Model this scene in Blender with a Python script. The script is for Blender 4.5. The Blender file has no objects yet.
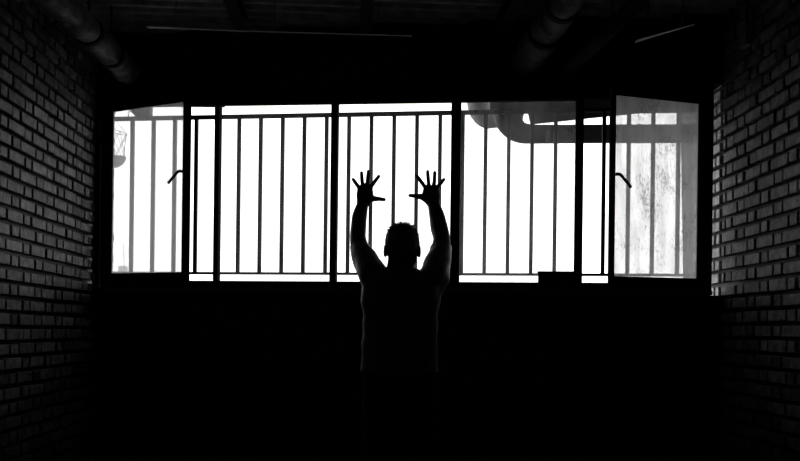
import bpy, bmesh, math, random
from mathutils import Vector, Matrix, noise
random.seed(7)
S = bpy.context.scene
COL = S.collection
PI = math.pi

# ------------------------------------------------------------------ camera
F = 900.0; CX = 400.0; CY = 330.0; HC = 1.20; ROLL = 0.0120
cr, sr = math.cos(ROLL), math.sin(ROLL)
def ray(px, py):
    dx, dy = px - CX, CY - py
    return Vector(((dx * cr - dy * sr) / F, 1.0, (dx * sr + dy * cr) / F))
def P(px, py, Y):
    r = ray(px, py)
    return Vector((r.x * Y, Y, HC + r.z * Y))
cam_d = bpy.data.cameras.new('camera'); cam = bpy.data.objects.new('camera', cam_d); COL.objects.link(cam)
cam.matrix_world = Matrix(((cr, -sr, 0, 0), (0, 0, -1, 0), (sr, cr, 0, HC), (0, 0, 0, 1)))
cam_d.sensor_width = 36; cam_d.lens = 36 * F / 800
cam_d.shift_y = (CY - 230.5) / 800
cam_d.clip_start = 0.05; cam_d.clip_end = 500
S.camera = cam
S.view_settings.view_transform = 'Standard'; S.view_settings.look = 'None'
S.view_settings.gamma = 1; S.view_settings.use_curve_mapping = False
S.view_settings.exposure = 0.0
S.cycles.use_denoising = True
S.cycles.max_bounces = 6; S.cycles.diffuse_bounces = 3; S.cycles.transparent_max_bounces = 16

# ------------------------------------------------------------------ materials
def mat(name, col, rough=0.8, metal=0.0, nscale=0, namp=0.0, bump=0.0, bscale=40, spec=0.5):
    m = bpy.data.materials.new(name); m.use_nodes = True
    nt = m.node_tree; b = nt.nodes['Principled BSDF']
    b.inputs['Base Color'].default_value = (col, col, col, 1)
    b.inputs['Roughness'].default_value = rough; b.inputs['Metallic'].default_value = metal
    b.inputs['Specular IOR Level'].default_value = spec
    tc = nt.nodes.new('ShaderNodeTexCoord')
    if nscale:
        n = nt.nodes.new('ShaderNodeTexNoise'); n.inputs['Scale'].default_value = nscale; n.inputs['Detail'].default_value = 6
        nt.links.new(tc.outputs['Object'], n.inputs['Vector'])
        mr = nt.nodes.new('ShaderNodeMapRange')
        mr.inputs['From Min'].default_value = .3; mr.inputs['From Max'].default_value = .7
        mr.inputs['To Min'].default_value = col * (1 - namp); mr.inputs['To Max'].default_value = col * (1 + namp)
        nt.links.new(n.outputs['Fac'], mr.inputs['Value'])
        nt.links.new(mr.outputs['Result'], b.inputs['Base Color'])
    if bump:
        n2 = nt.nodes.new('ShaderNodeTexNoise'); n2.inputs['Scale'].default_value = bscale; n2.inputs['Detail'].default_value = 5
        nt.links.new(tc.outputs['Object'], n2.inputs['Vector'])
        bp = nt.nodes.new('ShaderNodeBump'); bp.inputs['Strength'].default_value = bump; bp.inputs['Distance'].default_value = .01
        nt.links.new(n2.outputs['Fac'], bp.inputs['Height']); nt.links.new(bp.outputs['Normal'], b.inputs['Normal'])
    return m

def brick_mat():
    m = mat('brick', .3, .48, bump=.5, bscale=45, spec=.22)
    nt = m.node_tree; b = nt.nodes['Principled BSDF']
    at = nt.nodes.new('ShaderNodeAttribute'); at.attribute_name = 'tone'
    tc = nt.nodes.new('ShaderNodeTexCoord')
    n = nt.nodes.new('ShaderNodeTexNoise'); n.inputs['Scale'].default_value = 22; n.inputs['Detail'].default_value = 6
    nt.links.new(tc.outputs['Object'], n.inputs['Vector'])
    mr = nt.nodes.new('ShaderNodeMapRange'); mr.inputs['From Min'].default_value = .3; mr.inputs['From Max'].default_value = .7
    mr.inputs['To Min'].default_value = .4; mr.inputs['To Max'].default_value = 1.35
    nt.links.new(n.outputs['Fac'], mr.inputs['Value'])
    mu = nt.nodes.new('ShaderNodeMath'); mu.operation = 'MULTIPLY'
    nt.links.new(at.outputs['Fac'], mu.inputs[0]); nt.links.new(mr.outputs['Result'], mu.inputs[1])
    nt.links.new(mu.outputs[0], b.inputs['Base Color'])
    # reveal bricks, paled to imitate skylight, are also made glossier
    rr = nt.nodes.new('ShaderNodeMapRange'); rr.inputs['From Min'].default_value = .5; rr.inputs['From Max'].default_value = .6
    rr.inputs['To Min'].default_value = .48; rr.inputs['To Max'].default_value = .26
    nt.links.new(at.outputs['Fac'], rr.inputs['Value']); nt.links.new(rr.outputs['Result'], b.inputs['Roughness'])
    return m

def glass_mat(name, veil, specks=0.0, gradient=None, spscale=60, streak=0.5):
    """clear pane carrying a film of pale dust (scatters daylight) and dark dirt specks"""
    m = bpy.data.materials.new(name); m.use_nodes = True
    nt = m.node_tree; nt.nodes.clear(); L = nt.links.new
    out = nt.nodes.new('ShaderNodeOutputMaterial')
    tr = nt.nodes.new('ShaderNodeBsdfTransparent'); tr.inputs['Color'].default_value = (.975, .975, .975, 1)
    tl = nt.nodes.new('ShaderNodeBsdfTranslucent'); tl.inputs['Color'].default_value = (.85, .85, .85, 1)
    dk = nt.nodes.new('ShaderNodeBsdfDiffuse'); dk.inputs['Color'].default_value = (.03, .03, .03, 1)
    tc = nt.nodes.new('ShaderNodeTexCoord')
    mp = nt.nodes.new('ShaderNodeMapping'); mp.inputs['Scale'].default_value = (1, 1, .18)
    L(tc.outputs['Object'], mp.inputs['Vector'])
    n = nt.nodes.new('ShaderNodeTexNoise'); n.inputs['Scale'].default_value = 22; n.inputs['Detail'].default_value = 6
    L(mp.outputs['Vector'], n.inputs['Vector'])
    mr = nt.nodes.new('ShaderNodeMapRange'); mr.inputs['From Min'].default_value = .35; mr.inputs['From Max'].default_value = .65
    mr.inputs['To Min'].default_value = veil / 2 * (1 - streak); mr.inputs['To Max'].default_value = veil / 2 * (1 + streak)
    L(n.outputs['Fac'], mr.inputs['Value'])
    fac = mr.outputs['Result']
    if gradient:      # more dust towards one end of the pane: (axis, from, to, factor)
        ax, a, b_, f0, f1 = gradient
        sx = nt.nodes.new('ShaderNodeSeparateXYZ'); L(tc.outputs['Object'], sx.inputs[0])
        g = nt.nodes.new('ShaderNodeMapRange'); g.inputs['From Min'].default_value = a; g.inputs['From Max'].default_value = b_
        g.inputs['To Min'].default_value = f0; g.inputs['To Max'].default_value = f1
        L(sx.outputs[ax], g.inputs['Value'])
        mu = nt.nodes.new('ShaderNodeMath'); mu.operation = 'MULTIPLY'; L(fac, mu.inputs[0]); L(g.outputs['Result'], mu.inputs[1])
        fac = mu.outputs[0]
    mx = nt.nodes.new('ShaderNodeMixShader'); L(fac, mx.inputs[0]); L(tr.outputs[0], mx.inputs[1]); L(tl.outputs[0], mx.inputs[2])
    last = mx.outputs[0]
    if specks:
        mp2 = nt.nodes.new('ShaderNodeMapping'); mp2.inputs['Scale'].default_value = (1, 1, .6); L(tc.outputs['Object'], mp2.inputs['Vector'])
        v = nt.nodes.new('ShaderNodeTexNoise'); v.inputs['Scale'].default_value = spscale; v.inputs['Detail'].default_value = 3
        v.inputs['Roughness'].default_value = .7
        L(mp2.outputs['Vector'], v.inputs['Vector'])
        n3 = nt.nodes.new('ShaderNodeTexNoise'); n3.inputs['Scale'].default_value = 5; L(tc.outputs['Object'], n3.inputs['Vector'])
        ad = nt.nodes.new('ShaderNodeMath'); ad.operation = 'MULTIPLY_ADD'; ad.inputs[1].default_value = .55
        L(n3.outputs['Fac'], ad.inputs[0]); L(v.outputs['Fac'], ad.inputs[2])
        r2 = nt.nodes.new('ShaderNodeMapRange'); r2.inputs['From Min'].default_value = 1.02 - .12 * specks; r2.inputs['From Max'].default_value = 1.06 - .12 * specks
        r2.inputs['To Max'].default_value = .35
        L(ad.outputs[0], r2.inputs['Value'])
        m2 = nt.nodes.new('ShaderNodeMixShader'); L(r2.outputs['Result'], m2.inputs[0]); L(last, m2.inputs[1]); L(dk.outputs[0], m2.inputs[2])
        last = m2.outputs[0]
    L(last, out.inputs['Surface'])
    return m

M = dict(
    brick=brick_mat(),
    mortar=mat('mortar', .01, .95, nscale=20, namp=.4),
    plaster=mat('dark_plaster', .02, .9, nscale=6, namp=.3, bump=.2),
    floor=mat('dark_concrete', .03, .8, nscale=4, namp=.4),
    frame=mat('dark_painted_metal', .010, .8, nscale=30, namp=.3, spec=.05),
    sill=mat('worn_metal_sill', .08, .5),
    rail=mat('railing_paint', .02, .6, spec=.2),
    ceil=mat('grimy_corrugated_metal', .75, .5, .2, nscale=9, namp=.5),
    beam=mat('black_steel', .012, .7),
    foil=mat('crumpled_foil_lagging', .2, .5, .3, nscale=9, namp=.9, bump=.8, bscale=30),
    strap=mat('black_strap', .01, .7),
    zinc=mat('pale_metal', .35, .38, .5),
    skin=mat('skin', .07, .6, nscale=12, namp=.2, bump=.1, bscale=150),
    shirt=mat('dark_cotton', .12, .5, bump=.25, bscale=25),
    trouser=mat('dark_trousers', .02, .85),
    hair=mat('short_grey_hair', .16, .45),
    eye=mat('eye', .4, .2),
    shoe=mat('black_leather', .015, .5),
    duct=mat('dull_duct_metal', .08, .6, nscale=5, namp=.3),
    ductpale=mat('fog_pale_duct', .8, .6, nscale=5, namp=.2),  # paleness imitates fog in front of the farther pipe
    concrete=mat('outdoor_concrete', .10, .9, nscale=1.5, namp=.15),
    outgrey=mat('exterior_grey_render', .22, .9, nscale=3, namp=.2),
    outpale=mat('fog_pale', .92, .7),  # near-white colour stands in for fog before the basket and far building
    facade=mat('facade_render', .05, .9, nscale=2, namp=.2),
    card=mat('dark_cardboard', .02, .85),
    g_left=glass_mat('glass_light_dust', .66, .1, streak=.07),
    g_mid=glass_mat('glass_clean', .065, .1),
    g_dirty=glass_mat('glass_spotted', .17, .5, spscale=70),
    g_right=glass_mat('glass_grimy', .80, 1.2, spscale=90, streak=.16),
)

tp = mat('fog_pale_thin_plastic', .9, .7); _nt = tp.node_tree; _t = _nt.nodes.new('ShaderNodeBsdfTranslucent'); _t.inputs['Color'].default_value = (.9, .9, .9, 1)
_m = _nt.nodes.new('ShaderNodeMixShader'); _m.inputs[0].default_value = .6
_nt.links.new(_nt.nodes['Principled BSDF'].outputs[0], _m.inputs[1]); _nt.links.new(_t.outputs[0], _m.inputs[2]); _nt.links.new(_m.outputs[0], _nt.nodes['Material Output'].inputs['Surface'])
M['thin_plastic'] = tp  # basket bowl: pale, translucent mix imitates its fogged brightness
sb = M['shirt'].node_tree.nodes['Principled BSDF']; sb.inputs['Sheen Weight'].default_value = .6; sb.inputs['Sheen Roughness'].default_value = .4
# ------------------------------------------------------------------ helpers
def new_obj(name, bm, m, parent=None, origin=None, smooth=False, mods=None):
    """bm is given in world coordinates"""
    o0 = Vector(origin) if origin is not None else Vector((0, 0, 0))
    if parent is not None and origin is None:
        o0 = Vector(parent['_o'])
    bmesh.ops.recalc_face_normals(bm, faces=bm.faces[:])
    for v in bm.verts: v.co -= o0
    me = bpy.data.meshes.new(name); bm.to_mesh(me); bm.free()
    me.materials.append(m)
    if smooth:
        for p in me.polygons: p.use_smooth = True
    o = bpy.data.objects.new(name, me); COL.objects.link(o)
    o['_o'] = tuple(o0)
    if parent is not None:
        o.parent = parent; o.location = o0 - Vector(parent['_o'])
    else:
        o.location = o0
    return o
def tag(o, label=None, cat=None, group=None, kind=None):
    if label: o['label'] = label
    if cat: o['category'] = cat
    if group: o['group'] = group
    if kind: o['kind'] = kind
    return o
def empty(name, loc, label=None, cat=None, group=None, kind=None):
    o = bpy.data.objects.new(name, None); COL.objects.link(o); o.location = loc; o['_o'] = tuple(loc)
    o.empty_display_size = .1
    return tag(o, label, cat, group, kind)

def hexa(bm, pts):
    """8 points: bottom ring 4, top ring 4"""
    v = [bm.verts.new(p) for p in pts]
    fs = []
    for idx in ((3, 2, 1, 0), (4, 5, 6, 7), (0, 1, 5, 4), (1, 2, 6, 5), (2, 3, 7, 6), (3, 0, 4, 7)):
        fs.append(bm.faces.new([v[i] for i in idx]))
    return v, fs
def box(bm, lo, hi, fn=None, bevel=0):
    x0, y0, z0 = lo; x1, y1, z1 = hi
    pts = [Vector(p) for p in ((x0, y0, z0), (x1, y0, z0), (x1, y1, z0), (x0, y1, z0), (x0, y0, z1), (x1, y0, z1), (x1, y1, z1), (x0, y1, z1))]
    if fn: pts = [fn(p) for p in pts]
    v, fs = hexa(bm, pts)
    if bevel:
        es = list({e for f in fs for e in f.edges})
        bmesh.ops.bevel(bm, geom=es, offset=bevel, segments=2, affect='EDGES', profile=.5)
def tube(bm, pts, rad, n=16, flat=None, side=None, cap=True):
    """swept tube; flat = thickness ratio along the second axis; side = fixed wide axis"""
    pts = [Vector(p) for p in pts]
    if not hasattr(rad, '__len__'): rad = [rad] * len(pts)
    if flat is None: flat = 1.0
    if not hasattr(flat, '__len__'): flat = [flat] * len(pts)
    rings = []; prev = None
    for i, p in enumerate(pts):
        t = (pts[min(i + 1, len(pts) - 1)] - pts[max(i - 1, 0)]).normalized()
        if side is not None:
            u = Vector(side); u = (u - t * u.dot(t)).normalized()
        else:
            if prev is None:
                a = Vector((0, 0, 1)) if abs(t.z) < .9 else Vector((1, 0, 0))
                u = a.cross(t).normalized()
            else:
                u = (prev - t * prev.dot(t)).normalized()
            prev = u
        w = t.cross(u).normalized()
        rings.append([bm.verts.new(p + u * (math.cos(2 * PI * k / n) * rad[i]) + w * (math.sin(2 * PI * k / n) * rad[i] * flat[i])) for k in range(n)])
    for a, b in zip(rings, rings[1:]):
        for k in range(n):
            bm.faces.new((a[k], a[(k + 1) % n], b[(k + 1) % n], b[k]))
    if cap:
        bm.faces.new(rings[0][::-1]); bm.faces.new(rings[-1])
    return rings
def loft(bm, secs, n=28, power=2.0):
    """horizontal sections (cx, cy, z, rx, ry)"""
    rings = []
    for cx, cy, z, rx, ry in secs:
        ring = []
        for k in range(n):
            a = 2 * PI * k / n; c, s = math.cos(a), math.sin(a)
            e = 2 / power
            ring.append(bm.verts.new((cx + rx * math.copysign(abs(c) ** e, c), cy + ry * math.copysign(abs(s) ** e, s), z)))
        rings.append(ring)
    for a, b in zip(rings, rings[1:]):
        for k in range(n): bm.faces.new((a[k], a[(k + 1) % n], b[(k + 1) % n], b[k]))
    bm.faces.new(rings[0][::-1]); bm.faces.new(rings[-1])
    return rings
def ellip(bm, c, r, rot=None, u=20, v=14):
    mt = Matrix.Translation(Vector(c)) @ (rot.to_4x4() if rot else Matrix.Identity(4)) @ Matrix.Diagonal((r[0], r[1], r[2], 1))
    bmesh.ops.create_uvsphere(bm, u_segments=u, v_segments=v, radius=1, matrix=mt)
def smooth_path(pts, vals, k=4):
    """Catmull-Rom through pts with values"""
    P_ = [Vector(p) for p in pts]; out = []; ov = []
    for i in range(len(P_) - 1):
        p0 = P_[max(i - 1, 0)]; p1 = P_[i]; p2 = P_[i + 1]; p3 = P_[min(i + 2, len(P_) - 1)]
        for j in range(k):
            t = j / k
            out.append(.5 * ((2 * p1) + (p2 - p0) * t + (2 * p0 - 5 * p1 + 4 * p2 - p3) * t * t + (3 * p1 - p0 - 3 * p2 + p3) * t ** 3))
            ov.append(vals[i] * (1 - t) + vals[i + 1] * t)
    out.append(P_[-1]); ov.append(vals[-1])
    return out, ov
def fuse(bm, voxel, smooth_it=3, sfac=.5):
    """voxel-fuse a bmesh of closed pieces into one continuous surface"""
    me = bpy.data.meshes.new('tmp'); bmesh.ops.recalc_face_normals(bm, faces=bm.faces[:]); bm.to_mesh(me); bm.free()
    o = bpy.data.objects.new('tmp', me); COL.objects.link(o)
    r = o.modifiers.new('r', 'REMESH'); r.mode = 'VOXEL'; r.voxel_size = voxel
    if smooth_it:
        s = o.modifiers.new('s', 'SMOOTH'); s.factor = sfac; s.iterations = smooth_it
    dg = bpy.context.evaluated_depsgraph_get()
    res = bpy.data.meshes.new_from_object(o.evaluated_get(dg))
    out = bmesh.new(); out.from_mesh(res)
    bpy.data.objects.remove(o); bpy.data.meshes.remove(me); bpy.data.meshes.remove(res)
    return out

# ------------------------------------------------------------------ the window wall's own frame
A = Vector((-303 * 6.0 / F, 6.0)); B = Vector((318 * 5.5 / F, 5.5))
LW = (B - A).length; E = (B - A) / LW; N = Vector((-E.y, E.x))      # N points outdoors
def W(s, t, z):
    q = A + E * s + N * t
    return Vector((q.x, q.y, z))
def Wv(p): return W(p.x, p.y, p.z)
def SZ(px, py, t=0.0):
    """where the line of sight meets the plane t metres outside the window wall: (s, z)"""
    r = ray(px, py)
    a = A + N * t
    # r.xy * k = a + E*s
    det = r.x * (-E.y) - r.y * (-E.x)
    k = (a.x * (-E.y) - a.y * (-E.x)) / det
    q = Vector((r.x * k, r.y * k)); s = (q - a).dot(E)
    return s, HC + r.z * k
def sx(px, t=0.0, py=190): return SZ(px, py, t)[0]
def wbox(bm, s0, s1, t0, t1, z0, z1, bevel=0): box(bm, (s0, t0, z0), (s1, t1, z1), Wv, bevel)

ZT = (SZ(222, 106.4, .02)[1] + SZ(573, 101.3, .02)[1] + SZ(395, 103.8, .02)[1]) / 3
ZB = (SZ(222, 280.6)[1] + SZ(573, 283.2)[1] + SZ(395, 281.8)[1]) / 3
print('ZT', [SZ(222, 106.4)[1], SZ(395, 103.8)[1], SZ(573, 101.3)[1]], 'ZB', [SZ(222, 280.6)[1], SZ(395, 281.8)[1], SZ(573, 283.2)[1]])
_sl, _zl = SZ(205, 106.5, .02); _sr, _zr = SZ(573, 101.3, .02)
HEADK = (_zr - _zl) / (_sr - _sl)
def ZTf(s_): return ZT + HEADK * (s_ - (_sl + _sr) / 2)      # the old window head runs a little out of level
def wbox_head(bm, s0, s1, t0, t1, z0, z1, top_only=True, bevel=0):
    """like wbox; heights above 1.9 m follow the sloping head"""
    def fn(p): return W(p.x, p.y, p.z + (ZTf(p.x) - ZT if p.z > HC + .7 else 0))
    box(bm, (s0, t0, z0), (s1, t1, z1), fn, bevel)
ZC = HC + 1.97          # ceiling
YB = -2.6               # back of the room

# ------------------------------------------------------------------ side walls (Flemish bond)
def brick_wall(name, X_at, sgn, y0, y1, yphase, zphase, course, reveal=None):
    """sgn: +1 room is on +X side (left wall), -1 for right wall"""
    bm = bmesh.new(); tone = bm.faces.layers.float.new('tone')
    def wp(y, d, z):      # d = towards room
        return Vector((X_at(y) + sgn * d, y, z))
    per = .334; st = .227; g = .0112
    box(bm, (0, -.25, -.02), (1, -.034, ZC + .1), lambda p: wp(y0 if p.x == 0 else y1, p.y, p.z))
    for f in bm.faces: f[tone] = .008
    n0 = int(math.floor((0 - zphase) / course)); n1 = int(math.ceil((ZC - zphase) / course))
    for r in range(n0, n1 + 1):
        zb = zphase + r * course
        off = yphase + (per / 2 if r % 2 else 0) + random.uniform(-.006, .006)
        k0 = int((y0 - off) / per) - 1; k1 = int((y1 - off) / per) + 1
        segs = []
        for k in range(k0, k1 + 1):
            for a, w in ((0, st), (st, per - st)):
                ya = off + k * per + a + g + random.uniform(-.002, .002)
                yb = off + k * per + a + w - g + random.uniform(-.002, .002)
                ya = max(ya, y0); yb = min(yb, y1)
                segs.append((ya, yb, k))
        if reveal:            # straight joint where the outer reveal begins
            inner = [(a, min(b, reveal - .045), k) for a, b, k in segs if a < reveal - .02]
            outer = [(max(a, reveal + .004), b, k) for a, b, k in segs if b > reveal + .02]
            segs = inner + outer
        for ya, yb, k in segs:
            if True:
                if yb - ya < .015: continue
                za = max(zb + .0118 + random.uniform(-.002, .002), 0); zt = min(zb + course - .0118 + random.uniform(-.003, .003), ZC + .05)
                if zt - za < .01: continue
                pr = random.uniform(-.0035, .0035); c = .003
                tw = random.uniform(-.002, .002)
                tv = .29 * random.uniform(.6, 1.3) * (.55 if random.random() < .06 else 1)
                if reveal and ya > reveal: tv = .9 * random.uniform(.75, 1.05)      # paler tone paints the skylit look onto the outer reveal
                back = [wp(ya, -.038, za), wp(yb, -.038, za), wp(yb, -.038, zt), wp(ya, -.038, zt)]
                mid = [wp(ya, pr - c + tw, za), wp(yb, pr - c - tw, za), wp(yb, pr - c - tw, zt), wp(ya, pr - c + tw, zt)]
                fr = [wp(ya + c, pr + tw, za + c), wp(yb - c, pr - tw, za + c), wp(yb - c, pr - tw, zt - c), wp(ya + c, pr + tw, zt - c)]
                vb = [bm.verts.new(p) for p in back]; vm = [bm.verts.new(p) for p in mid]; vf = [bm.verts.new(p) for p in fr]
                fs = [bm.faces.new(vf if sgn < 0 else vf[::-1])]
                for i in range(4):
                    j = (i + 1) % 4
                    fs.append(bm.faces.new((vb[i], vb[j], vm[j], vm[i]))); fs.append(bm.faces.new((vm[i], vm[j], vf[j], vf[i])))
                for f in fs: f[tone] = tv
    return tag(new_obj(name, bm, M['brick']), kind='structure')
XL = lambda y: -2.033 - .0367 * (y - 6.0)
XR = lambda y: 1.956 - .0222 * (y - 5.5)
zl = P(93.5, 225.4, 6.0).z; zr = P(724, 230.7, 5.44).z
brick_wall('wall_left', XL, +1, YB, 6.42, 4.515, zl, .0757)
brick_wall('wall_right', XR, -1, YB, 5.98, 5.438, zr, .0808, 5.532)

# ------------------------------------------------------------------ far wall: below, above the window, and piers' returns
SL0 = sx(101.6, -.035); SR0 = sx(712.8, -.035)        # window frame edges (thin gaps remain beside the brick)
sW0, sW1 = -.06, LW + .02
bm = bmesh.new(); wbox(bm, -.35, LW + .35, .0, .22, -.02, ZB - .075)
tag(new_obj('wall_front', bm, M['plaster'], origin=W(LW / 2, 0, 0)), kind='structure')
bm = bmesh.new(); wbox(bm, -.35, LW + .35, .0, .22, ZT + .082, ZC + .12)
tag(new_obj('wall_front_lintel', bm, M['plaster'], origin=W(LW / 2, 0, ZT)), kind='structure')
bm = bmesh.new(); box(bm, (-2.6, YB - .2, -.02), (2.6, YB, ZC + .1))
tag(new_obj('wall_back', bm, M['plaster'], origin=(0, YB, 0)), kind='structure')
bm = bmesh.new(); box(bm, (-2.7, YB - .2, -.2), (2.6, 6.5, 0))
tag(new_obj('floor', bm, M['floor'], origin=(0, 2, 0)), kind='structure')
# outside: the building's own front around the room, and the ground far below the window
def facade(name, s0, s1, z0, z1):
    bm = bmesh.new(); wbox(bm, s0, s1, .03, .26, z0, z1)
    tag(new_obj(name, bm, M['facade'], origin=W((s0 + s1) / 2, 0, z0)), kind='structure')
facade('facade_left', -9, -.36, -3.2, 7)
facade('facade_right', LW + .36, 13, -3.2, 7)
facade('facade_above', -.36, LW + .36, ZC + .12, 7)
facade('facade_below', -.36, LW + .36, -3.2, -.02)
bm = bmesh.new(); wbox(bm, -60, 64, .02, 150, -3.4, -3.2)
tag(new_obj('ground', bm, M['concrete'], origin=W(2, 20, -3.2)), kind='structure')

# ceiling: corrugated deck, ribs square to the side walls
ca = math.radians(4.2); D2 = Vector((math.cos(ca), math.sin(ca))); N2 = Vector((-math.sin(ca), math.cos(ca)))
def Cp(u, v, z):
    q = D2 * u + N2 * v
    return Vector((q.x, q.y, z))
bm = bmesh.new(); per = .122; prof = [(0, 0), (.012, -.028), (.05, -.028), (.062, 0), (.122, 0)]
v = -2.9; pts = []
while v < 6.45:
    for a, z in prof[:-1]: pts.append((v + a, ZC + z))
    v += per
top = []; prev = None
for (vv, z) in pts:
    a = bm.verts.new(Cp(-2.45, vv, z)); b = bm.verts.new(Cp(2.75, vv, z)); c = bm.verts.new(Cp(-2.45, vv, ZC + .06)); d = bm.verts.new(Cp(2.75, vv, ZC + .06))
    if prev:
        pa, pb, pc, pd = prev
        bm.faces.new((pa, pb, b, a)); bm.faces.new((pc, c, d, pd)); bm.faces.new((pa, a, c, pc)); bm.faces.new((pb, pd, d, b))
    prev = (a, b, c, d)
tag(new_obj('ceiling', bm, M['ceil'], origin=(0, 2, ZC)), kind='structure')

# ------------------------------------------------------------------ window
win = empty('window_1', W(LW / 2, 0, ZB), kind='structure')
win['label'] = 'wide dark metal window of five panes across the far wall, outer casements open'
tf0, tf1 = -.035, .020          # frame depth
bm = bmesh.new()
FT = ZT + .10; FB = ZB - .045
wbox_head(bm, SL0, SR0, tf0, tf1, ZT, FT)
wbox(bm, SL0, SR0, tf0, tf1, FB, ZB, .003)
sLi = sx(110.5); sRi = sx(702)
wbox_head(bm, SL0, sx(107), tf0, tf1, ZB, ZT)
wbox_head(bm, sx(706), SR0, tf0, tf1, ZB, ZT)
new_obj('window_frame', bm, M['frame'], win)
mull = [(213.7, 221.2), (330.2, 338.3), (451.0, 460.0), (574.5, 583.2)]
ms = [(sx(a, tf0), sx(b, tf1)) if a < 400 else (sx(a, tf1), sx(b, tf0)) for a, b in mull]
for a, b in ms:
    bm = bmesh.new(); wbox_head(bm, a, b, tf0, tf1 + .003, ZB + .0005, ZT - .0005)
    new_obj('mullion', bm, M['frame'], win)
for i, (a, b) in enumerate(((ms[0][1], ms[1][0]), (ms[1][1], ms[2][0]), (ms[2][1], ms[3][0]))):
    bm = bmesh.new(); wbox_head(bm, a + .0006, b - .0006, -.004, .0, ZB + .0006, ZT - .0006)
    new_obj('glass_pane', bm, M['g_dirty'] if i == 2 else M['g_mid'], win)
bm = bmesh.new(); wbox(bm, -.03, SR0 - .0, -.07, .10, FB - .03, FB, .006)
new_obj('window_sill', bm, M['sill'], win)
bm = bmesh.new(); wbox(bm, sx(93.0, -.035), sx(99.6, -.035), tf0, .0, FB, FT, .002)
new_obj('cover_strip', bm, M['frame'], win)
def sash(hinge_s, free_xy, side, gm, glass_px, handle):
    """open casement. side=+1: hinge left. Built between hinge line and free edge in its own plane"""
    h = A + E * hinge_s + N * (-.060); h = Vector((h.x, h.y)); f = Vector(free_xy)
    d = (f - h); Lh = d.length; d /= Lh; nn = Vector((-d.y, d.x))
    if nn.y < 0: nn = -nn
    gs0, gs1, (za0, za1), (zc0, zc1) = glass_px
    gz0 = (za0 + za1) / 2; gz1 = (zc0 + zc1) / 2
    k0 = (za1 - za0) / (gs1 - gs0); k1 = (zc1 - zc0) / (gs1 - gs0)
    def G(p):
        q = h + d * p.x + nn * p.y
        u_ = (p.z - gz0) / (gz1 - gz0); u_ = max(0, min(1, u_))
        return Vector((q.x, q.y, p.z + (p.x - (gs0 + gs1) / 2) * (k0 * (1 - u_) + k1 * u_)))      # the casement has dropped a little
    z0, z1 = ZB - .035, ZT + .018
    o = Vector((h.x, h.y, z0))
    bm = bmesh.new()
    th = .024
    box(bm, (0, 0, z0), (gs0, th, z1), G, .002)
    box(bm, (gs1, 0, z0), (Lh, th, z1), G, .002)
    box(bm, (gs0 - .001, .0005, z0 + .0005), (gs1 + .001, th - .0005, gz0), G)
    box(bm, (gs0 - .001, .0005, gz1), (gs1 + .001, th - .0005, z1 - .0005), G)
    s = new_obj('casement_sash', bm, M['frame'], win, origin=o)
    bm = bmesh.new(); box(bm, (gs0, .010, gz0), (gs1, .014, gz1), G)
    new_obj('glass_pane', bm, gm, s)
    # handle: rosette, neck, bent lever on the room side
    hz, lev = handle
    bm = bmesh.new(); u = (gs1 + Lh) / 2
    box(bm, (u - .011, -.008, hz - .03), (u + .011, .001, hz + .03), G, .003)
    tube(bm, [G(Vector((u, 0, hz))), G(Vector((u, -.035, hz)))], .008, 12)
    pth = [G(Vector((u + a, -.035 - c, hz + b))) for a, b, c in lev]
    pp, rr = smooth_path(pth, [.0095, .0095, .009, .0085][:len(pth)], 4)
    tube(bm, pp, rr, 12)
    new_obj('handle', bm, M['strap'], s, smooth=False)
    return h, d, nn, Lh
# left casement: hinge by left jamb, free edge swung into the room
hs = sx(105)
fL = P(188.4, 190, 5.66)
def along(h_s, free, px, py):
    h = A + E * h_s + N * (-.060); f = Vector((free.x, free.y)); d = (f - h).normalized()
    r = ray(px, py); det = r.x * (-d.y) - r.y * (-d.x)
    k = (h.x * (-d.y) - h.y * (-d.x)) / det
    q = Vector((r.x * k, r.y * k))
    return (q - h).dot(d), HC + r.z * k
a0, zt0 = along(hs, fL, 112.3, 111.3); a1, zt1 = along(hs, fL, 183.0, 101.3)
_, zb0 = along(hs, fL, 112.3, 273.3); _, zb1 = along(hs, fL, 182.6, 272.0)
print('left sash', a0, a1, zt0, zt1, zb0, zb1)
ul, zl_ = along(hs, fL, 187, 173)
sash(hs, (fL.x, fL.y), 1, M['g_left'], (a0, a1, (zb0, zb1), (zt0, zt1)), (zl_, [(0, 0, 0), (-.028, .002, 0), (-.055, -.02, .0), (-.105, -.066, 0)]))
hs2 = sx(706)
fR = P(610.6, 190, 5.25)
a0, zt0 = along(hs2, fR, 699.6, 103.6); a1, zt1 = along(hs2, fR, 616.6, 94.6)
_, zb0 = along(hs2, fR, 698.5, 278.4); _, zb1 = along(hs2, fR, 615.4, 276.2)
print('right sash', a0, a1, zt0, zt1, zb0, zb1)
ur, zr_ = along(hs2, fR, 611, 175)
sash(hs2, (fR.x, fR.y), -1, M['g_right'], (a0, a1, (zb0, zb1), (zt0, zt1)), (zr_, [(0, 0, 0), (-.024, .0, 0), (-.048, -.02, .0), (-.098, -.070, 0)]))
for ya, yb in ((100, 125), (137, 145)):
    bm = bmesh.new(); wbox(bm, sx(99, -.035), sx(102, -.035), tf0 - .004, tf0 - .0005, SZ(100, yb)[1], SZ(100, ya)[1])
    new_obj('cover_plate', bm, M['frame'], win)
# hinges
for s0 in (hs, hs2):
    for zz in (ZB + .15, ZT - .15):
        bm = bmesh.new(); q = W(s0 + (-.01 if s0 < 1 else .012), -.066, zz)
        tube(bm, [q - Vector((0, 0, .035)), q + Vector((0, 0, .035))], .008, 10)
        new_obj('hinge', bm, M['strap'], win)

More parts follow.
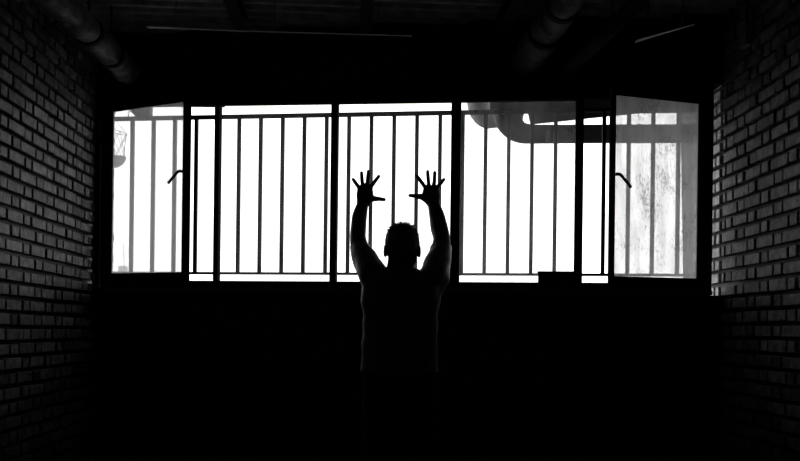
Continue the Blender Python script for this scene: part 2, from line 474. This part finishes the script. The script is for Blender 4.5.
# box standing on the sill
bz = FB
b0 = sx(538, -.03, 280); b1 = sx(573.5, -.03, 280); zt = SZ(555, 271.6, -.03)[1]
bm = bmesh.new(); wbox(bm, b0, b1, -.065, -.008, bz + .0005, zt - .008, .002)
bx = new_obj('cardboard_box', bm, M['card'], origin=W((b0 + b1) / 2, -.035, bz))
tag(bx, 'small dark box standing on the window sill, right of the man', 'box')
bm = bmesh.new(); wbox(bm, b0 - .003, b1 + .003, -.068, -.005, zt - .02, zt, .002)
new_obj('lid', bm, M['card'], bx)

# ------------------------------------------------------------------ railing outside
TR = .20
bars = [131.9, 153.0, 174.3, 195.8, 217.2, 238.6, 260.2, 282.1, 303.8, 326, 348.4, 370.8, 393.5, 416.3, 439.5, 462.2, 485.6, 508.8, 532.1, 555.6, 579.5, 604.0, 628.7, 653.1, 678.4, 703.5]
TR = .27
s_b = [sx(b - (.5 if b > 480 else 0), TR, 190) for b in bars]
pitch = (s_b[-1] - s_b[0]) / (len(bars) - 1)
print('bar pitch', pitch, [round(s_b[i + 1] - s_b[i], 4) for i in range(len(s_b) - 1)])
zt_a = (SZ(200, 117.4, TR)[1] + SZ(500, 112.0, TR)[1]) / 2
zb_a = (SZ(200, 272.4, TR)[1] + SZ(500, 275.2, TR)[1]) / 2
rl = empty('window_railing', W(LW / 2, TR, zb_a), 'dark metal safety railing of upright bars outside the window', 'railing')
bm = bmesh.new(); wbox(bm, -.42, LW + .42, TR - .02, TR + .02, zt_a - .012, zt_a + .012, .002); new_obj('top_rail', bm, M['rail'], rl)
bm = bmesh.new(); wbox(bm, -.42, LW + .42, TR - .016, TR + .016, zb_a - .0085, zb_a + .0085, .002); new_obj('bottom_rail', bm, M['rail'], rl)
ss = [s_b[0] - pitch * 2, s_b[0] - pitch] + s_b + [s_b[-1] + pitch]
for s in ss:
    bm = bmesh.new(); wbox(bm, s - .0125, s + .0125, TR - .0115, TR + .0115, zb_a + .0085, zt_a - .012, .0015); new_obj('baluster', bm, M['rail'], rl)
for s in (-.30, LW + .30):
    for z in (zt_a, zb_a):
        bm = bmesh.new(); wbox(bm, s - .01, s + .01, .2, TR - .02, z - .008, z + .008)
        new_obj('wall_bracket', bm, M['rail'], rl)

# ------------------------------------------------------------------ outside: pipes, panel, column, floodlight, basket, far building
def pipe_path(pxs, Y, r, ring_n=24):
    return [P(x, y, Y if not isinstance(Y, (list, tuple)) else Y[i]) for i, (x, y) in enumerate(pxs)]
Yp = 7.0
lower = [(760, 133.6), (700, 133.6), (640, 133.8), (580, 134), (542, 134.2), (530, 134.0), (521, 132.6), (514, 128), (509.8, 120.5), (508.6, 110), (509, 96), (518, 84), (540, 80), (600, 79), (760, 76)]
pts_, rad_ = smooth_path(pipe_path(lower, Yp, 0), [v * Yp / F for v in (9.2, 9.2, 9.2, 9.2, 9.3, 9.6, 10.4, 12.0, 14.4, 16, 16, 13, 11, 9.5, 9.5)], 6)
dp = empty('bent_duct', P(512, 134, Yp), 'dark round duct with a wide elbow outside the window, upper right', 'duct')
bm = bmesh.new(); tube(bm, pts_, rad_, 28); new_obj('duct_body', bm, M['duct'], dp, smooth=True)
for (x, y) in ((545, 134.1), (640, 133.8)):
    bm = bmesh.new(); c = P(x, y, Yp); tube(bm, [c - Vector((.02, 0, 0)), c + Vector((.02, 0, 0))], 9.35 * Yp / F, 28); new_obj('collar', bm, M['duct'], dp)
xs_ = P(740, 133.6, Yp)
bm = bmesh.new(); box(bm, (xs_.x - .02, W(LW + .5, .26, 0).y - .3, xs_.z - .10), (xs_.x + .02, Yp + .09, xs_.z - .075)); box(bm, (xs_.x - .02, Yp - .09, xs_.z - .10), (xs_.x + .02, Yp + .09, xs_.z + .52))
new_obj('wall_bracket', bm, M['duct'], dp)
Yq = 8.2
lo2 = [(496, 80), (482, 90), (479, 102), (481.5, 112), (487, 118), (495, 120), (502, 121)]
pts_, rad_ = smooth_path(pipe_path(lo2, Yq, 0), [v * Yq / F for v in (9, 11.5, 12, 11.5, 10.5, 8, 6)], 6)
bm = bmesh.new(); tube(bm, pts_, rad_, 28)
o = new_obj('vent_pipe', bm, M['ductpale'], origin=P(482, 120, Yq), smooth=True)
tag(o, 'paler curved vent pipe showing left of the dark duct elbow', 'pipe')
# sloping panel above the duct
bm = bmesh.new(); Ya = 6.75
q = [P(x, y, Ya) for x, y in ((490, 109), (520, 110.5), (528.5, 113), (531, 123.8), (606, 116.0), (640, 112.6), (780, 110.5), (780, 84), (490, 84))]
nq = len(q)
fr = [bm.verts.new(p) for p in q]; bk = [bm.verts.new(p + Vector((0, .03, 0))) for p in q]
bm.faces.new(fr); bm.faces.new(bk[::-1])
for i in range(nq): bm.faces.new((fr[i], bk[i], bk[(i + 1) % nq], fr[(i + 1) % nq]))
o = new_obj('canopy_panel', bm, M['duct'], origin=P(606, 110, Ya)); tag(o, 'dark sheet panel with sloping lower edge above the outdoor duct', 'panel')
# column at the right
Yk2 = 7.9
tl = P(680.5, 120, Yk2).x; bl = P(683, 272, Yk2).x
def colx(z): return tl + (bl - tl) * (P(680, 120, Yk2).z - z) / (P(680, 120, Yk2).z - P(680, 272, Yk2).z)
bm = bmesh.new()
hexa(bm, [Vector(p) for p in ((colx(-3.19), 7.5, -3.19), (3.4, 7.5, -3.19), (3.4, Yk2, -3.19), (colx(-3.19), Yk2, -3.19), (colx(5), 7.5, 5), (3.4, 7.5, 5), (3.4, Yk2, 5), (colx(5), Yk2, 5))])
c0 = Vector((tl, 7.5, 0))
o = new_obj('concrete_column', bm, M['outgrey'], origin=(c0.x, 7.7, -3.2)); tag(o, 'grey concrete column seen through the right open casement', 'column')
# beam over the left, flood light below it
Yl = 7.2
bm = bmesh.new(); a = P(126, 105.2, Yl); b = P(224, 103, Yl); arm_x = W(-.75, .26, 0)
box(bm, (arm_x.x - .03, Yl - .04, a.z), (b.x, Yl + .04, a.z + .12))
box(bm, (arm_x.x - .03, arm_x.y - .02, a.z + .001), (arm_x.x + .03, Yl - .041, a.z + .119))
o_aw = P(300, 104, Yl)
o = new_obj('awning_beam', bm, M['duct'], origin=(a.x, Yl, a.z)); tag(o, 'grey awning beam above the railing beyond the left casement', 'beam')
cz = a.z + .125
bm = bmesh.new(); hexa(bm, [Vector((q.x, q.y, z)) for z in (cz, cz + .05) for q in (W(-.78, .262, 0), W(LW + .9, .262, 0), Vector((2.9, Yl + .05, 0)), Vector((arm_x.x - .05, Yl + .05, 0)))])
tag(new_obj('sky_blocker_slab', bm, M['facade'], origin=(0, 6.6, cz)), kind='structure')  # unseen slab, added to keep high sky light off the lower walls
lamp_top = a.z - .0015
fl = empty('flood_light', P(144, 112, Yl), 'grey flood light hanging under the awning beam, upper left', 'lamp')
bm = bmesh.new()
q = [P(129.5, 110.0, Yl), P(136.5, 117.0, Yl), P(151, 117.2, Yl)]
q += [Vector((P(151, 107, Yl).x, Yl, lamp_top)), Vector((P(131, 107, Yl).x, Yl, lamp_top))]
fr = [bm.verts.new(p + Vector((0, -.05, 0))) for p in q]; bk = [bm.verts.new(p + Vector((0, .05, 0))) for p in q]
bm.faces.new(fr); bm.faces.new(bk[::-1])
for i in range(5): bm.faces.new((fr[i], bk[i], bk[(i + 1) % 5], fr[(i + 1) % 5]))
new_obj('lamp_body', bm, M['duct'], fl)
bm = bmesh.new(); tube(bm, [P(128.6, 117.5, Yl), P(128.2, 113, Yl), P(131.5, 108.5, Yl)], .004, 8); new_obj('bracket', bm, M['duct'], fl)
# wire basket
Yk = 8.5; k = Yk / F
wb = empty('hanging_basket', P(113, 166, Yk), 'pale wire basket hanging outside behind the left casement', 'basket')
def ringp(cy, rpx, tilt, ry=.35):
    c = P(113, cy, Yk); return [c + Vector((math.cos(t) * rpx * k, math.sin(t) * rpx * k * .9, math.cos(t) * tilt * k)) for t in [2 * PI * i / 24 for i in range(25)]]
r0 = ringp(131, 13.8, -3); r1 = ringp(157.5, 12.4, -2)
bm = bmesh.new(); tube(bm, r0, .0035, 6); new_obj('rim', bm, M['outpale'], wb)
bm = bmesh.new()
for i in range(0, 24, 3):
    tube(bm, [r0[i], r1[(i + 4) % 24]], .0022, 5); tube(bm, [r0[i], r1[(i - 4) % 24]], .0022, 5)
new_obj('wire_lattice', bm, M['outpale'], wb)
bm = bmesh.new(); c = P(113, 158, Yk)
secs = []
for i in range(8):
    a = i / 7 * PI / 2; rr = math.cos(a) * 12.4 * k + .002
    secs.append((c.x, c.y, c.z - math.sin(a) * 10 * k, rr, rr))
rings = loft(bm, secs, 24)
for r_ in rings:
    for v_ in r_: v_.co.z += (v_.co.x - c.x) * .12
new_obj('bowl', bm, M['thin_plastic'], wb, smooth=True)
bm = bmesh.new(); tube(bm, [P(113, 131, Yk), P(112, 60, Yk)], .003, 6)
for i in (0, 8, 16): tube(bm, [r0[i], P(112.8, 116, Yk)], .0022, 5)
new_obj('hanger', bm, M['outpale'], wb)
# far building
Yf = 70.0
db = empty('rooftop_building', P(121, 330 + 4.4 * F / Yf, Yf), 'tiny pale building with a mast, low in the left casement', 'building')
gz = -3.2
a = P(118.2, 266.5, Yf); b = P(124, 266.5, Yf)
bm = bmesh.new(); box(bm, (a.x, Yf, gz), (b.x, Yf + 1, a.z)); box(bm, (a.x - .02, Yf - .02, a.z), (b.x + .02, Yf + 1.02, a.z + .06)); new_obj('wall', bm, M['outpale'], db)
bm = bmesh.new(); tube(bm, [Vector((b.x - .12, Yf + .5, a.z)), P(123.2, 243, Yf + .5)], .03, 6)
tube(bm, [P(121, 252, Yf + .5), P(125, 252, Yf + .5)], .02, 6)
new_obj('mast', bm, M['outpale'], db)

# ------------------------------------------------------------------ ceiling fittings
# joists under the deck
def joist(px, py, w, label):
    p = P(px, py, 5.9)
    dirx = (360 - 400) / F
    bm = bmesh.new()
    def J(q): return Vector((p.x + dirx * (q.y - 5.9) + q.x, q.y, q.z))
    zt = ZC - .030
    box(bm, (-w / 2, YB + .01, zt - .012), (w / 2, 5.60, zt), J)
    box(bm, (-w * .12, YB + .01, zt - .09), (w * .12, 5.60, zt - .012), J)
    box(bm, (-w / 2, YB + .01, zt - .102), (w / 2, 5.60, zt - .09), J)
    o = new_obj('ceiling_joist', bm, M['beam'], origin=(p.x, 2, zt - .1)); tag(o, label, 'joist', 'steel joists under the ceiling')
joist(248, 40, .07, 'black steel joist under the ceiling, left of the middle')
joist(366, 40, .07, 'black steel joist under the ceiling, nearest the middle')
joist(494, 40, .07, 'black steel joist under the ceiling, beside the big lagged duct')
# conduit catching the light under the deck
bm = bmesh.new()
c0 = P(148, 28.2, 3.95); c1 = P(240, 31.6, 3.98); c2 = P(412, 36.4, 4.05)
for a_, b_, wa, wb_ in ((c0, c1, .026, .014), (c1, c2, .014, .010)):
    up = Vector((0, 0, .003))
    hexa(bm, [a_, b_, b_ - Vector((0, wb_, 0)), a_ - Vector((0, wa, 0)), a_ + up, b_ + up, b_ - Vector((0, wb_, 0)) + up, a_ - Vector((0, wa, 0)) + up])
ct = new_obj('hanging_strip', bm, M['zinc'], origin=c0); tag(ct, 'long thin pale metal strip slung across under the ceiling, left of the middle', 'strip')
for q in (c0.lerp(c1, .3), c1.lerp(c2, .2), c1.lerp(c2, .8)):
    bm = bmesh.new(); tube(bm, [q, Vector((q.x, q.y, ZC - .001))], .0015, 6); new_obj('hanger_wire', bm, M['strap'], ct)

def lagged(name, pa, pb, r, label, cat, rings, bumpy=.012, straps=()):
    """crumpled foil lagging round a pipe running from pa to pb"""
    n = 40; m_ = 90
    t = (pb - pa).normalized(); L_ = (pb - pa).length
    u = Vector((0, 0, 1)).cross(t).normalized(); w = t.cross(u)
    bm = bmesh.new(); rr = []
    for i in range(m_ + 1):
        f = i / m_; c = pa + t * (L_ * f); ring = []
        for k in range(n):
            a = 2 * PI * k / n; d = u * math.cos(a) + w * math.sin(a)
            q = c + d * r
            rad = r + bumpy * (noise.fractal(q * 7, 1.0, 2.0, 4)) + bumpy * .35 * abs(noise.noise(q * 22))
            for rs in rings: rad -= .012 * math.exp(-((f * L_ - rs) / .03) ** 2)
            ring.append(bm.verts.new(c + d * rad))
        rr.append(ring)
    for a, b in zip(rr, rr[1:]):
        for k in range(n): bm.faces.new((a[k], a[(k + 1) % n], b[(k + 1) % n], b[k]))
    bm.faces.new(rr[0][::-1]); bm.faces.new(rr[-1])
    root = empty(name, pa, label, cat)
    new_obj('lagging', bm, M['foil'], root, smooth=True)
    for rs in rings:
        c = pa + t * rs; bm = bmesh.new(); tube(bm, [c - t * .018, c + t * .018], r + .006, 32); new_obj('strap', bm, M['strap'], root)
        bm = bmesh.new(); tube(bm, [c + Vector((0, 0, r)), Vector((c.x, c.y, ZC - .028))], .006, 8); new_obj('hanger_rod', bm, M['strap'], root)
    return root
pa = P(585, -30, 4.55); pb = P(524, 66, 5.72)
lagged('lagged_duct', pa, pb, .093, 'fat foil-lagged duct along the ceiling, right of the middle', 'duct', [.38, .72, 1.2])
pa = P(640, 0, 4.9); pb = P(556, 80, 5.72)
bm = bmesh.new(); tube(bm, [pa, pb], .05, 28)
o = new_obj('ceiling_pipe', bm, M['duct'], origin=pa, smooth=True); tag(o, 'smooth dark pipe along the ceiling just right of the fat lagged duct', 'pipe')
for f in (.3, .8):
    c = pa.lerp(pb, f); bm = bmesh.new(); tube(bm, [c + Vector((0, 0, .045)), Vector((c.x, c.y, ZC - .0))], .006, 8); new_obj('hanger_rod', bm, M['strap'], o)
pa = P(30, -30, 4.1); pb = P(128, 72, 5.85)
lagged('lagged_pipe', pa, pb, .075, 'foil-lagged pipe running along the ceiling above the left brick wall', 'pipe', [.9, 1.35], .016)
# pale sheet strip hanging at the upper right
bm = bmesh.new()
q = [P(637, 39.9, 4.1), P(695, 24.0, 3.9), P(695, 24.0, 3.9) + Vector((0, .012, 0)), P(637, 39.9, 4.1) + Vector((0, .045, 0))]
hexa(bm, q + [p + Vector((0, 0, .003)) for p in q])
o = new_obj('metal_strip', bm, M['zinc'], origin=q[0]); tag(o, 'pale metal strip slanting up to the right under the ceiling', 'strip')
for f in (.2, .8):
    c = q[0].lerp(q[1], f) + Vector((0, .006, .003)); bm = bmesh.new(); tube(bm, [c, Vector((c.x, c.y, ZC - .001))], .003, 6); new_obj('hanger_wire', bm, M['strap'], o)
# small junction box high on the right wall
y_ = 5.1; xw = XR(y_)
zz = P(724, 36, y_).z
bm = bmesh.new(); box(bm, (xw - .05, y_ - .05, zz - .06), (xw - .003, y_ + .05, zz + .06), None, .006)
o = new_obj('junction_box', bm, M['outgrey'], origin=(xw, y_, zz)); tag(o, 'small grey junction box high on the right brick wall', 'box')
bm = bmesh.new(); tube(bm, [Vector((xw - .02, y_, zz + .06)), Vector((xw - .02, y_, ZC))], .009, 10); new_obj('cable', bm, M['strap'], o)
# small latch fitting on the lintel
lt = SZ(545, 89.5, -.03)
bm = bmesh.new(); wbox(bm, lt[0] - .03, lt[0] + .05, -.012, .001, lt[1] - .006, lt[1] + .006, .001)
for ds in (0, .012, .07):
    ellip(bm, W(lt[0] + ds, -.02, lt[1] + .002), (.010, .010, .009), None, 12, 8)
o = new_obj('wall_hook', bm, M['zinc'], origin=W(lt[0], 0, lt[1])); tag(o, 'tiny pale metal hook plate on the lintel above the window', 'hook')

# ------------------------------------------------------------------ the man
YM = 4.45
man = empty('person', (P(401, 300, YM).x, YM, 0), 'person in a dark T-shirt seen from behind, both hands raised towards the window', 'person')
def wid(px, Y=YM): return px * Y / F
KX = lambda px, py=300: P(px, py, YM).x
body = bmesh.new()
def tsec(l, extra=0.0):
    out = []
    for (py, xl, xr, ry, dy) in l:
        c = P((xl + xr) / 2, py, YM)
        out.append((c.x, YM + dy, c.z, wid((xr - xl) / 2) + extra, ry + extra))
    return out
torso = [(266.5, 387, 415, .062, .01), (269.5, 381, 421, .075, .0), (275, 372, 430, .09, .0), (281, 364, 438, .108, .0), (290, 362, 441, .118, .0), (303, 362.5, 439, .12, .0), (318, 364, 436, .115, .0), (334, 365, 434.5, .11, .0), (350, 364, 435, .112, .0), (366, 363.5, 436, .118, .0), (384, 364, 436, .12, .0), (400, 366, 434, .115, .0)]
torso = torso[::-1]
loft(body, tsec(torso, -.006), 32, 2.3)
# neck and head
hc = P(402.3, 244.3, YM)
nk = [P(400.5, 274, YM), P(400.3, 266, YM), P(401, 260, YM), P(401.8, 252, YM)]
tube(body, nk, [.080, .066, .0645, .0645], 24, [.85, .9, .95, .95], side=(1, 0, 0))
ellip(body, hc + Vector((0, -.004, .004)), (.0825, .096, .088), None, 28, 20)         # cranium
ellip(body, hc + Vector((0, .006, -.032)), (.0765, .085, .078))
ellip(body, hc + Vector((0, .0, -.072)), (.071, .065, .062))
ellip(body, hc + Vector((0, .035, -.065)), (.054, .062, .052))          # jaw
ellip(body, hc + Vector((0, .082, -.104)), (.022, .018, .016))          # chin
ellip(body, hc + Vector((0, .096, -.035)), (.012, .018, .026), Matrix.Rotation(-.3, 3, 'X'))   # nose
ellip(body, hc + Vector((0, .108, -.050)), (.016, .012, .010))
ellip(body, hc + Vector((0, .086, .004)), (.052, .014, .010))           # brow
ellip(body, hc + Vector((0, .090, -.074)), (.024, .010, .006))          # lips
ellip(body, hc + Vector((0, .088, -.083)), (.021, .010, .006))
for sg in (-1, 1):
    e = hc + Vector((sg * .0815, .0, -.033))
    ellip(body, e, (.010, .021, .033), Matrix.Rotation(sg * .30, 3, 'Z') @ Matrix.Rotation(-sg * .10, 3, 'Y'))
    ellip(body, e + Vector((sg * .004, -.010, .006)), (.005, .012, .024), Matrix.Rotation(sg * .5, 3, 'Z'))
# arms
armL = [(380, 290, 14.5, 4.45), (374.5, 278, 14.8, 4.46), (369, 267, 13.2, 4.52), (363.8, 257, 11.3, 4.58), (360, 248, 9.4, 4.64), (358.0, 238, 8.2, 4.69), (358.5, 228, 8.0, 4.74), (359.6, 216, 7.7, 4.80), (362.3, 205.5, 6.2, 4.86), (364.2, 199, 5.6, 4.88)]
armR = [(427, 290, 14.5, 4.45), (433.5, 278, 14.8, 4.46), (436.2, 267, 13.0, 4.52), (439.0, 257, 11.1, 4.58), (440.8, 248, 9.8, 4.64), (441.6, 238, 8.6, 4.69), (439.2, 228, 9.0, 4.74), (436.9, 216, 8.0, 4.80), (434.0, 205.5, 6.4, 4.86), (432.2, 199, 5.8, 4.88)]
def arm_tube(bm, arm, grow=0.0, i0=0, i1=None, flat=None, k=4):
    arm = arm[i0:i1]
    pts = [P(a[0], a[1], a[3]) for a in arm]; rs = [a[2] * a[3] / F + grow for a in arm]
    pp, rr = smooth_path(pts, rs, k)
    n = len(pp)
    fl = [1.0] * n if flat is None else [1 - .35 * max(0, (i / (n - 1) - .7) / .3) for i in range(n)]
    tube(bm, pp, rr, 24, fl, side=(1, 0, 0))
arm_tube(body, armL, -.001, flat=1); arm_tube(body, armR, -.001, flat=1)
# hands
def hand(palm, fingers, Y0):
    pts = [P(x, y, Y0 + dy) for x, y, hw, dy in palm]; rs = [hw * 1.09 * Y0 / F for x, y, hw, dy in palm]
    pp, rr = smooth_path(pts, rs, 3)
    n = len(pp); fl = [.62 - .22 * i / (n - 1) for i in range(n)]
    tube(body, pp, rr, 24, fl, side=(1, 0, 0))
    for f in fingers:
        pts = [P(x, y, Y0 + d) for x, y, r, d in f]; rs = [r * 1.26 * Y0 / F + .0006 for x, y, r, d in f]
        pp, rr = smooth_path(pts, rs, 4)
        tube(body, pp, rr, 14, .95, side=(1, 0, 0))
        ellip(body, pp[-1], (rr[-1] * .98,) * 3, None, 12, 8)
R1, R2, R3, R4 = 1.6, 1.5, 1.5, 1.32
YH = 4.88
hand([(362.6, 205, 5.6, -.01), (364.0, 200.5, 7.0, .0), (364.8, 196, 7.9, .0), (364.9, 192.4, 7.8, .0), (364.6, 189.6, 6.9, .005), (364.8, 188.4, 5.4, .005)],
     [[(360.6, 191, R1, 0), (358.3, 186.6, R2, .002), (355.6, 182.9, R3, .012), (353.1, 179.4, R4, .016)],
      [(362.4, 190.5, R1, 0), (362.4, 184.7, R2, .004), (361.9, 178.6, R3, .016), (361.5, 172.8, R4, .020)],
      [(366.2, 190.5, R1, 0), (367.2, 184.5, R2, .004), (367.9, 177.6, R3, .016), (368.4, 171.3, R4, .020)],
      [(368.6, 192, R1, 0), (371.3, 186.6, R2 * 1.05, .004), (375.2, 181.0, R3, .014), (378.8, 176.3, R4, .018)],
      [(364.5, 200, 4.6, -.004), (369.3, 198.4, 4.2, .0), (373.2, 198.7, 2.6, .008), (378.6, 198.9, 1.75, .014), (384.2, 199.6, 1.4, .016)]], YH)
hand([(434.0, 205, 5.8, -.01), (432.4, 200.5, 7.1, .0), (431.3, 196, 7.9, .0), (430.7, 192.4, 7.8, .0), (431.2, 189.6, 6.9, .005), (431.2, 188.4, 5.4, .005)],
     [[(435.3, 191, R1, 0), (437.8, 186.6, R2, .002), (441.0, 183.0, R3, .012), (443.8, 179.5, R4, .016)],
      [(433.6, 190.5, R1, 0), (434.0, 184.7, R2, .004), (434.5, 178.6, R3, .016), (434.8, 172.4, R4, .020)],
      [(429.8, 190.5, R1, 0), (428.8, 184.5, R2, .004), (428.1, 177.6, R3, .016), (427.7, 171.5, R4, .020)],
      [(427.3, 192, R1, 0), (424.6, 186.6, R2 * 1.05, .004), (420.6, 180.9, R3, .014), (416.9, 175.9, R4, .018)],
      [(431.5, 200, 4.6, -.004), (426.3, 197.8, 4.2, .0), (421.6, 196.8, 2.6, .008), (415.6, 196.0, 1.75, .014), (410.0, 195.5, 1.4, .016)]], YH)
# legs
hipz = P(400, 395, YM).z
cxm = P(400, 380, YM).x
for sg in (-1, 1):
    leg = [(cxm + sg * .082, YM, hipz + .04), (cxm + sg * .088, YM, hipz - .12), (cxm + sg * .095, YM + .01, .50), (cxm + sg * .098, YM - .015, .36), (cxm + sg * .10, YM - .01, .11), (cxm + sg * .10, YM - .005, .05)]
    pp, rr = smooth_path(leg, [.09, .085, .060, .056, .040, .042], 5); tube(body, pp, rr, 20, side=(1, 0, 0))
    pp, rr = smooth_path([(cxm + sg * .10, YM - .05, .045), (cxm + sg * .102, YM + .04, .045), (cxm + sg * .11, YM + .13, .032), (cxm + sg * .115, YM + .19, .025)], [.033, .040, .038, .022], 4); tube(body, pp, rr, 14, side=(1, 0, 0))
body = fuse(body, .0032, 3, .5)
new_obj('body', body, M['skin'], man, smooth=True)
for sg in (-1, 1):
    bm = bmesh.new(); ellip(bm, hc + Vector((sg * .031, .082, -.018)), (.013, .012, .012), None, 12, 8); new_obj('eye', bm, M['eye'], man, smooth=True)

# T-shirt: torso + short sleeves, fused, with drag folds
sh = bmesh.new()
shirt = [(269.0, 382, 419, .083, .0), (275, 371, 431, .098, .0), (281, 363.5, 438.5, .118, .0), (290, 361, 442, .128, .0), (303, 361.5, 440, .13, .0), (318, 362.2, 438, .127, .0), (334, 362.5, 437, .124, .0), (350, 361.5, 437, .126, .0), (362, 361.0, 438, .13, .0), (372, 360.5, 438.5, .132, .0)][::-1]
loft(sh, tsec(shirt), 40, 2.3)
arm_tube(sh, armL, .004, 0, 6); arm_tube(sh, armR, .004, 0, 6)
sh = fuse(sh, .006, 4, .5)
# drop the sleeve ends above the hem line: hem sits around the upper arm
zc_hem = P(360, 246.5, 4.64).z
bmesh.ops.bisect_plane(sh, geom=sh.verts[:] + sh.edges[:] + sh.faces[:], plane_co=(0, 4.64, zc_hem), plane_no=(0, .45, .9), clear_outer=True)
sh.normal_update()
for v_ in sh.verts:
    c = v_.co; x = c.x; z = c.z
    side = min(1.0, abs(x - cxm) / .16)
    dx = -1 if x < cxm else 1
    ax = abs(x - cxm)
    # folds run from the armpit down and inward, fading to the waist
    ph = (z - 1.45) * 52 - ax * 95 + 2.2 * noise.noise(Vector((x * 5, c.y * 5, z * 4)) )
    amp = .0026 * side * max(0, min(1, (1.62 - z) / .15)) * (.35 + .65 * max(0, min(1, (z - 1.0) / .25)))
    fold = math.sin(ph)
    fold = math.copysign(abs(fold) ** .7, fold)
    w = noise.fractal(c * 9, 1.0, 2.0, 3) * .005
    v_.co = c + v_.normal * (amp * fold + w)
o = new_obj('t_shirt', sh, M['shirt'], man, smooth=True)
sd = o.modifiers.new('thick', 'SOLIDIFY'); sd.thickness = .003; sd.offset = -1
# collar band
bm = bmesh.new(); cpt = [P(400.3, 269.3, YM) + Vector((math.cos(a) * .070, math.sin(a) * .062 + .004, -.012 * math.sin(a))) for a in [2 * PI * i / 32 for i in range(33)]]
tube(bm, cpt, .008, 8); new_obj('collar', bm, M['shirt'], o, smooth=True)
# trousers, shoes
bm = bmesh.new()
tr = [(362, 363, 436.5, .120, .0), (372, 362.5, 437, .124, .0), (386, 362.5, 437, .126, .0), (402, 364.5, 435, .12, .0)][::-1]
loft(bm, tsec(tr), 36, 2.3)
for sg in (-1, 1):
    leg = [(cxm + sg * .085, YM, hipz + .03), (cxm + sg * .090, YM, hipz - .12), (cxm + sg * .098, YM + .005, .50), (cxm + sg * .10, YM - .01, .30), (cxm + sg * .10, YM - .01, .075)]
    pp, rr = smooth_path(leg, [.098, .096, .076, .070, .062], 6); tube(bm, pp, rr, 24, side=(1, 0, 0))
bm = fuse(bm, .007, 3)
for v_ in bm.verts: v_.co += Vector((noise.noise(v_.co * 8), noise.noise(v_.co * 8 + Vector((9, 0, 0))), 0)) * .006
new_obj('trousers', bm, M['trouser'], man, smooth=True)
for sg in (-1, 1):
    bm = bmesh.new()
    pp, rr = smooth_path([(cxm + sg * .10, YM - .075, .040), (cxm + sg * .10, YM - .02, .048), (cxm + sg * .104, YM + .07, .045), (cxm + sg * .112, YM + .16, .036), (cxm + sg * .116, YM + .215, .028)], [.030, .044, .050, .050, .026], 5)
    tube(bm, pp, rr, 20, [1.1, 1.05, .95, .8, .75] + [.75] * (len(pp) - 5), side=(1, 0, 0))
    for v_ in bm.verts: v_.co.z = max(v_.co.z, .012)
    box(bm, (cxm + sg * .106 - .046, YM - .10, .0), (cxm + sg * .106 + .046, YM + .235, .014), None, .006)
    new_obj('shoe', bm, M['shoe'], man)
# belt of hair: fitted cap + short tufts
hb = bmesh.new()
ellip(hb, hc + Vector((0, -.006, .008)), (.0850, .0985, .0900), None, 36, 24)
for v_ in list(hb.verts):
    d = v_.co - hc
    lim = .022 if d.y > .04 else (-.052 if d.y < -.02 else -.052 + (d.y + .02) / .06 * .074)
    if d.z < lim: v_.co = hc + d * .86
for v_ in hb.verts: v_.co += (v_.co - hc).normalized() * .0022 * noise.noise(v_.co * 60)
rnd = random.Random(3)
for i in range(2600):
    a = rnd.uniform(0, 2 * PI); zf = rnd.uniform(-.45, 1.0); rr_ = math.sqrt(max(0, 1 - zf * zf))
    d = Vector((rr_ * math.cos(a), rr_ * math.sin(a), zf))
    q = hc + Vector((0, -.006, .008)) + Vector((d.x * .0835, d.y * .097, d.z * .0885))
    rel = q - hc
    lim = .03 if rel.y > .04 else (-.05 if rel.y < -.02 else -.05 + (rel.y + .02) / .06 * .08)
    if rel.z < lim: continue
    nrm = Vector((d.x / .081, d.y / .097, d.z / .095)).normalized()
    topf = max(0, min(1, (d.z - .3) / .5))
    L_ = (.005 + .019 * topf) * rnd.uniform(.5, 1.15)
    cl = noise.noise(q * 55)
    dirn = (nrm * (1.0) + Vector((.7 * cl + .35 * topf * noise.noise(q * 30 + Vector((4, 4, 4))), .35 * topf + .3 * noise.noise(q * 40), -.25 * (1 - topf)))).normalized()
    s1 = dirn.orthogonal().normalized(); s2 = dirn.cross(s1); w0 = .0013
    bs = [hb.verts.new(q + (s1 * math.cos(t) + s2 * math.sin(t)) * w0) for t in (0, 2.09, 4.19)]
    mid = [hb.verts.new(q + dirn * L_ * .6 + (s1 * math.cos(t) + s2 * math.sin(t)) * w0 * .8) for t in (0, 2.09, 4.19)]
    tip = hb.verts.new(q + dirn * L_ + Vector((0, .2, -.25)) * L_ * .3)
    for k in range(3):
        hb.faces.new((bs[k], bs[(k + 1) % 3], mid[(k + 1) % 3], mid[k])); hb.faces.new((mid[k], mid[(k + 1) % 3], tip))
hb.normal_update()
new_obj('hair', hb, M['hair'], man, smooth=True)

# ------------------------------------------------------------------ daylight: a white fogged-over sky
w = bpy.data.worlds.new('overcast'); S.world = w; w.use_nodes = True
nt = w.node_tree; bg = nt.nodes['Background']
bg.inputs['Strength'].default_value = 1.0
tc = nt.nodes.new('ShaderNodeTexCoord'); sp = nt.nodes.new('ShaderNodeSeparateXYZ'); nt.links.new(tc.outputs['Generated'], sp.inputs[0])
rp = nt.nodes.new('ShaderNodeMapRange'); rp.interpolation_type = 'SMOOTHSTEP'
rp.inputs['From Min'].default_value = .22; rp.inputs['From Max'].default_value = .62; rp.inputs['To Min'].default_value = 2.25; rp.inputs['To Max'].default_value = .12
nt.links.new(sp.outputs['Z'], rp.inputs['Value']); nt.links.new(rp.outputs['Result'], bg.inputs['Color'])

for o in bpy.data.objects:
    if '_o' in o: del o['_o']
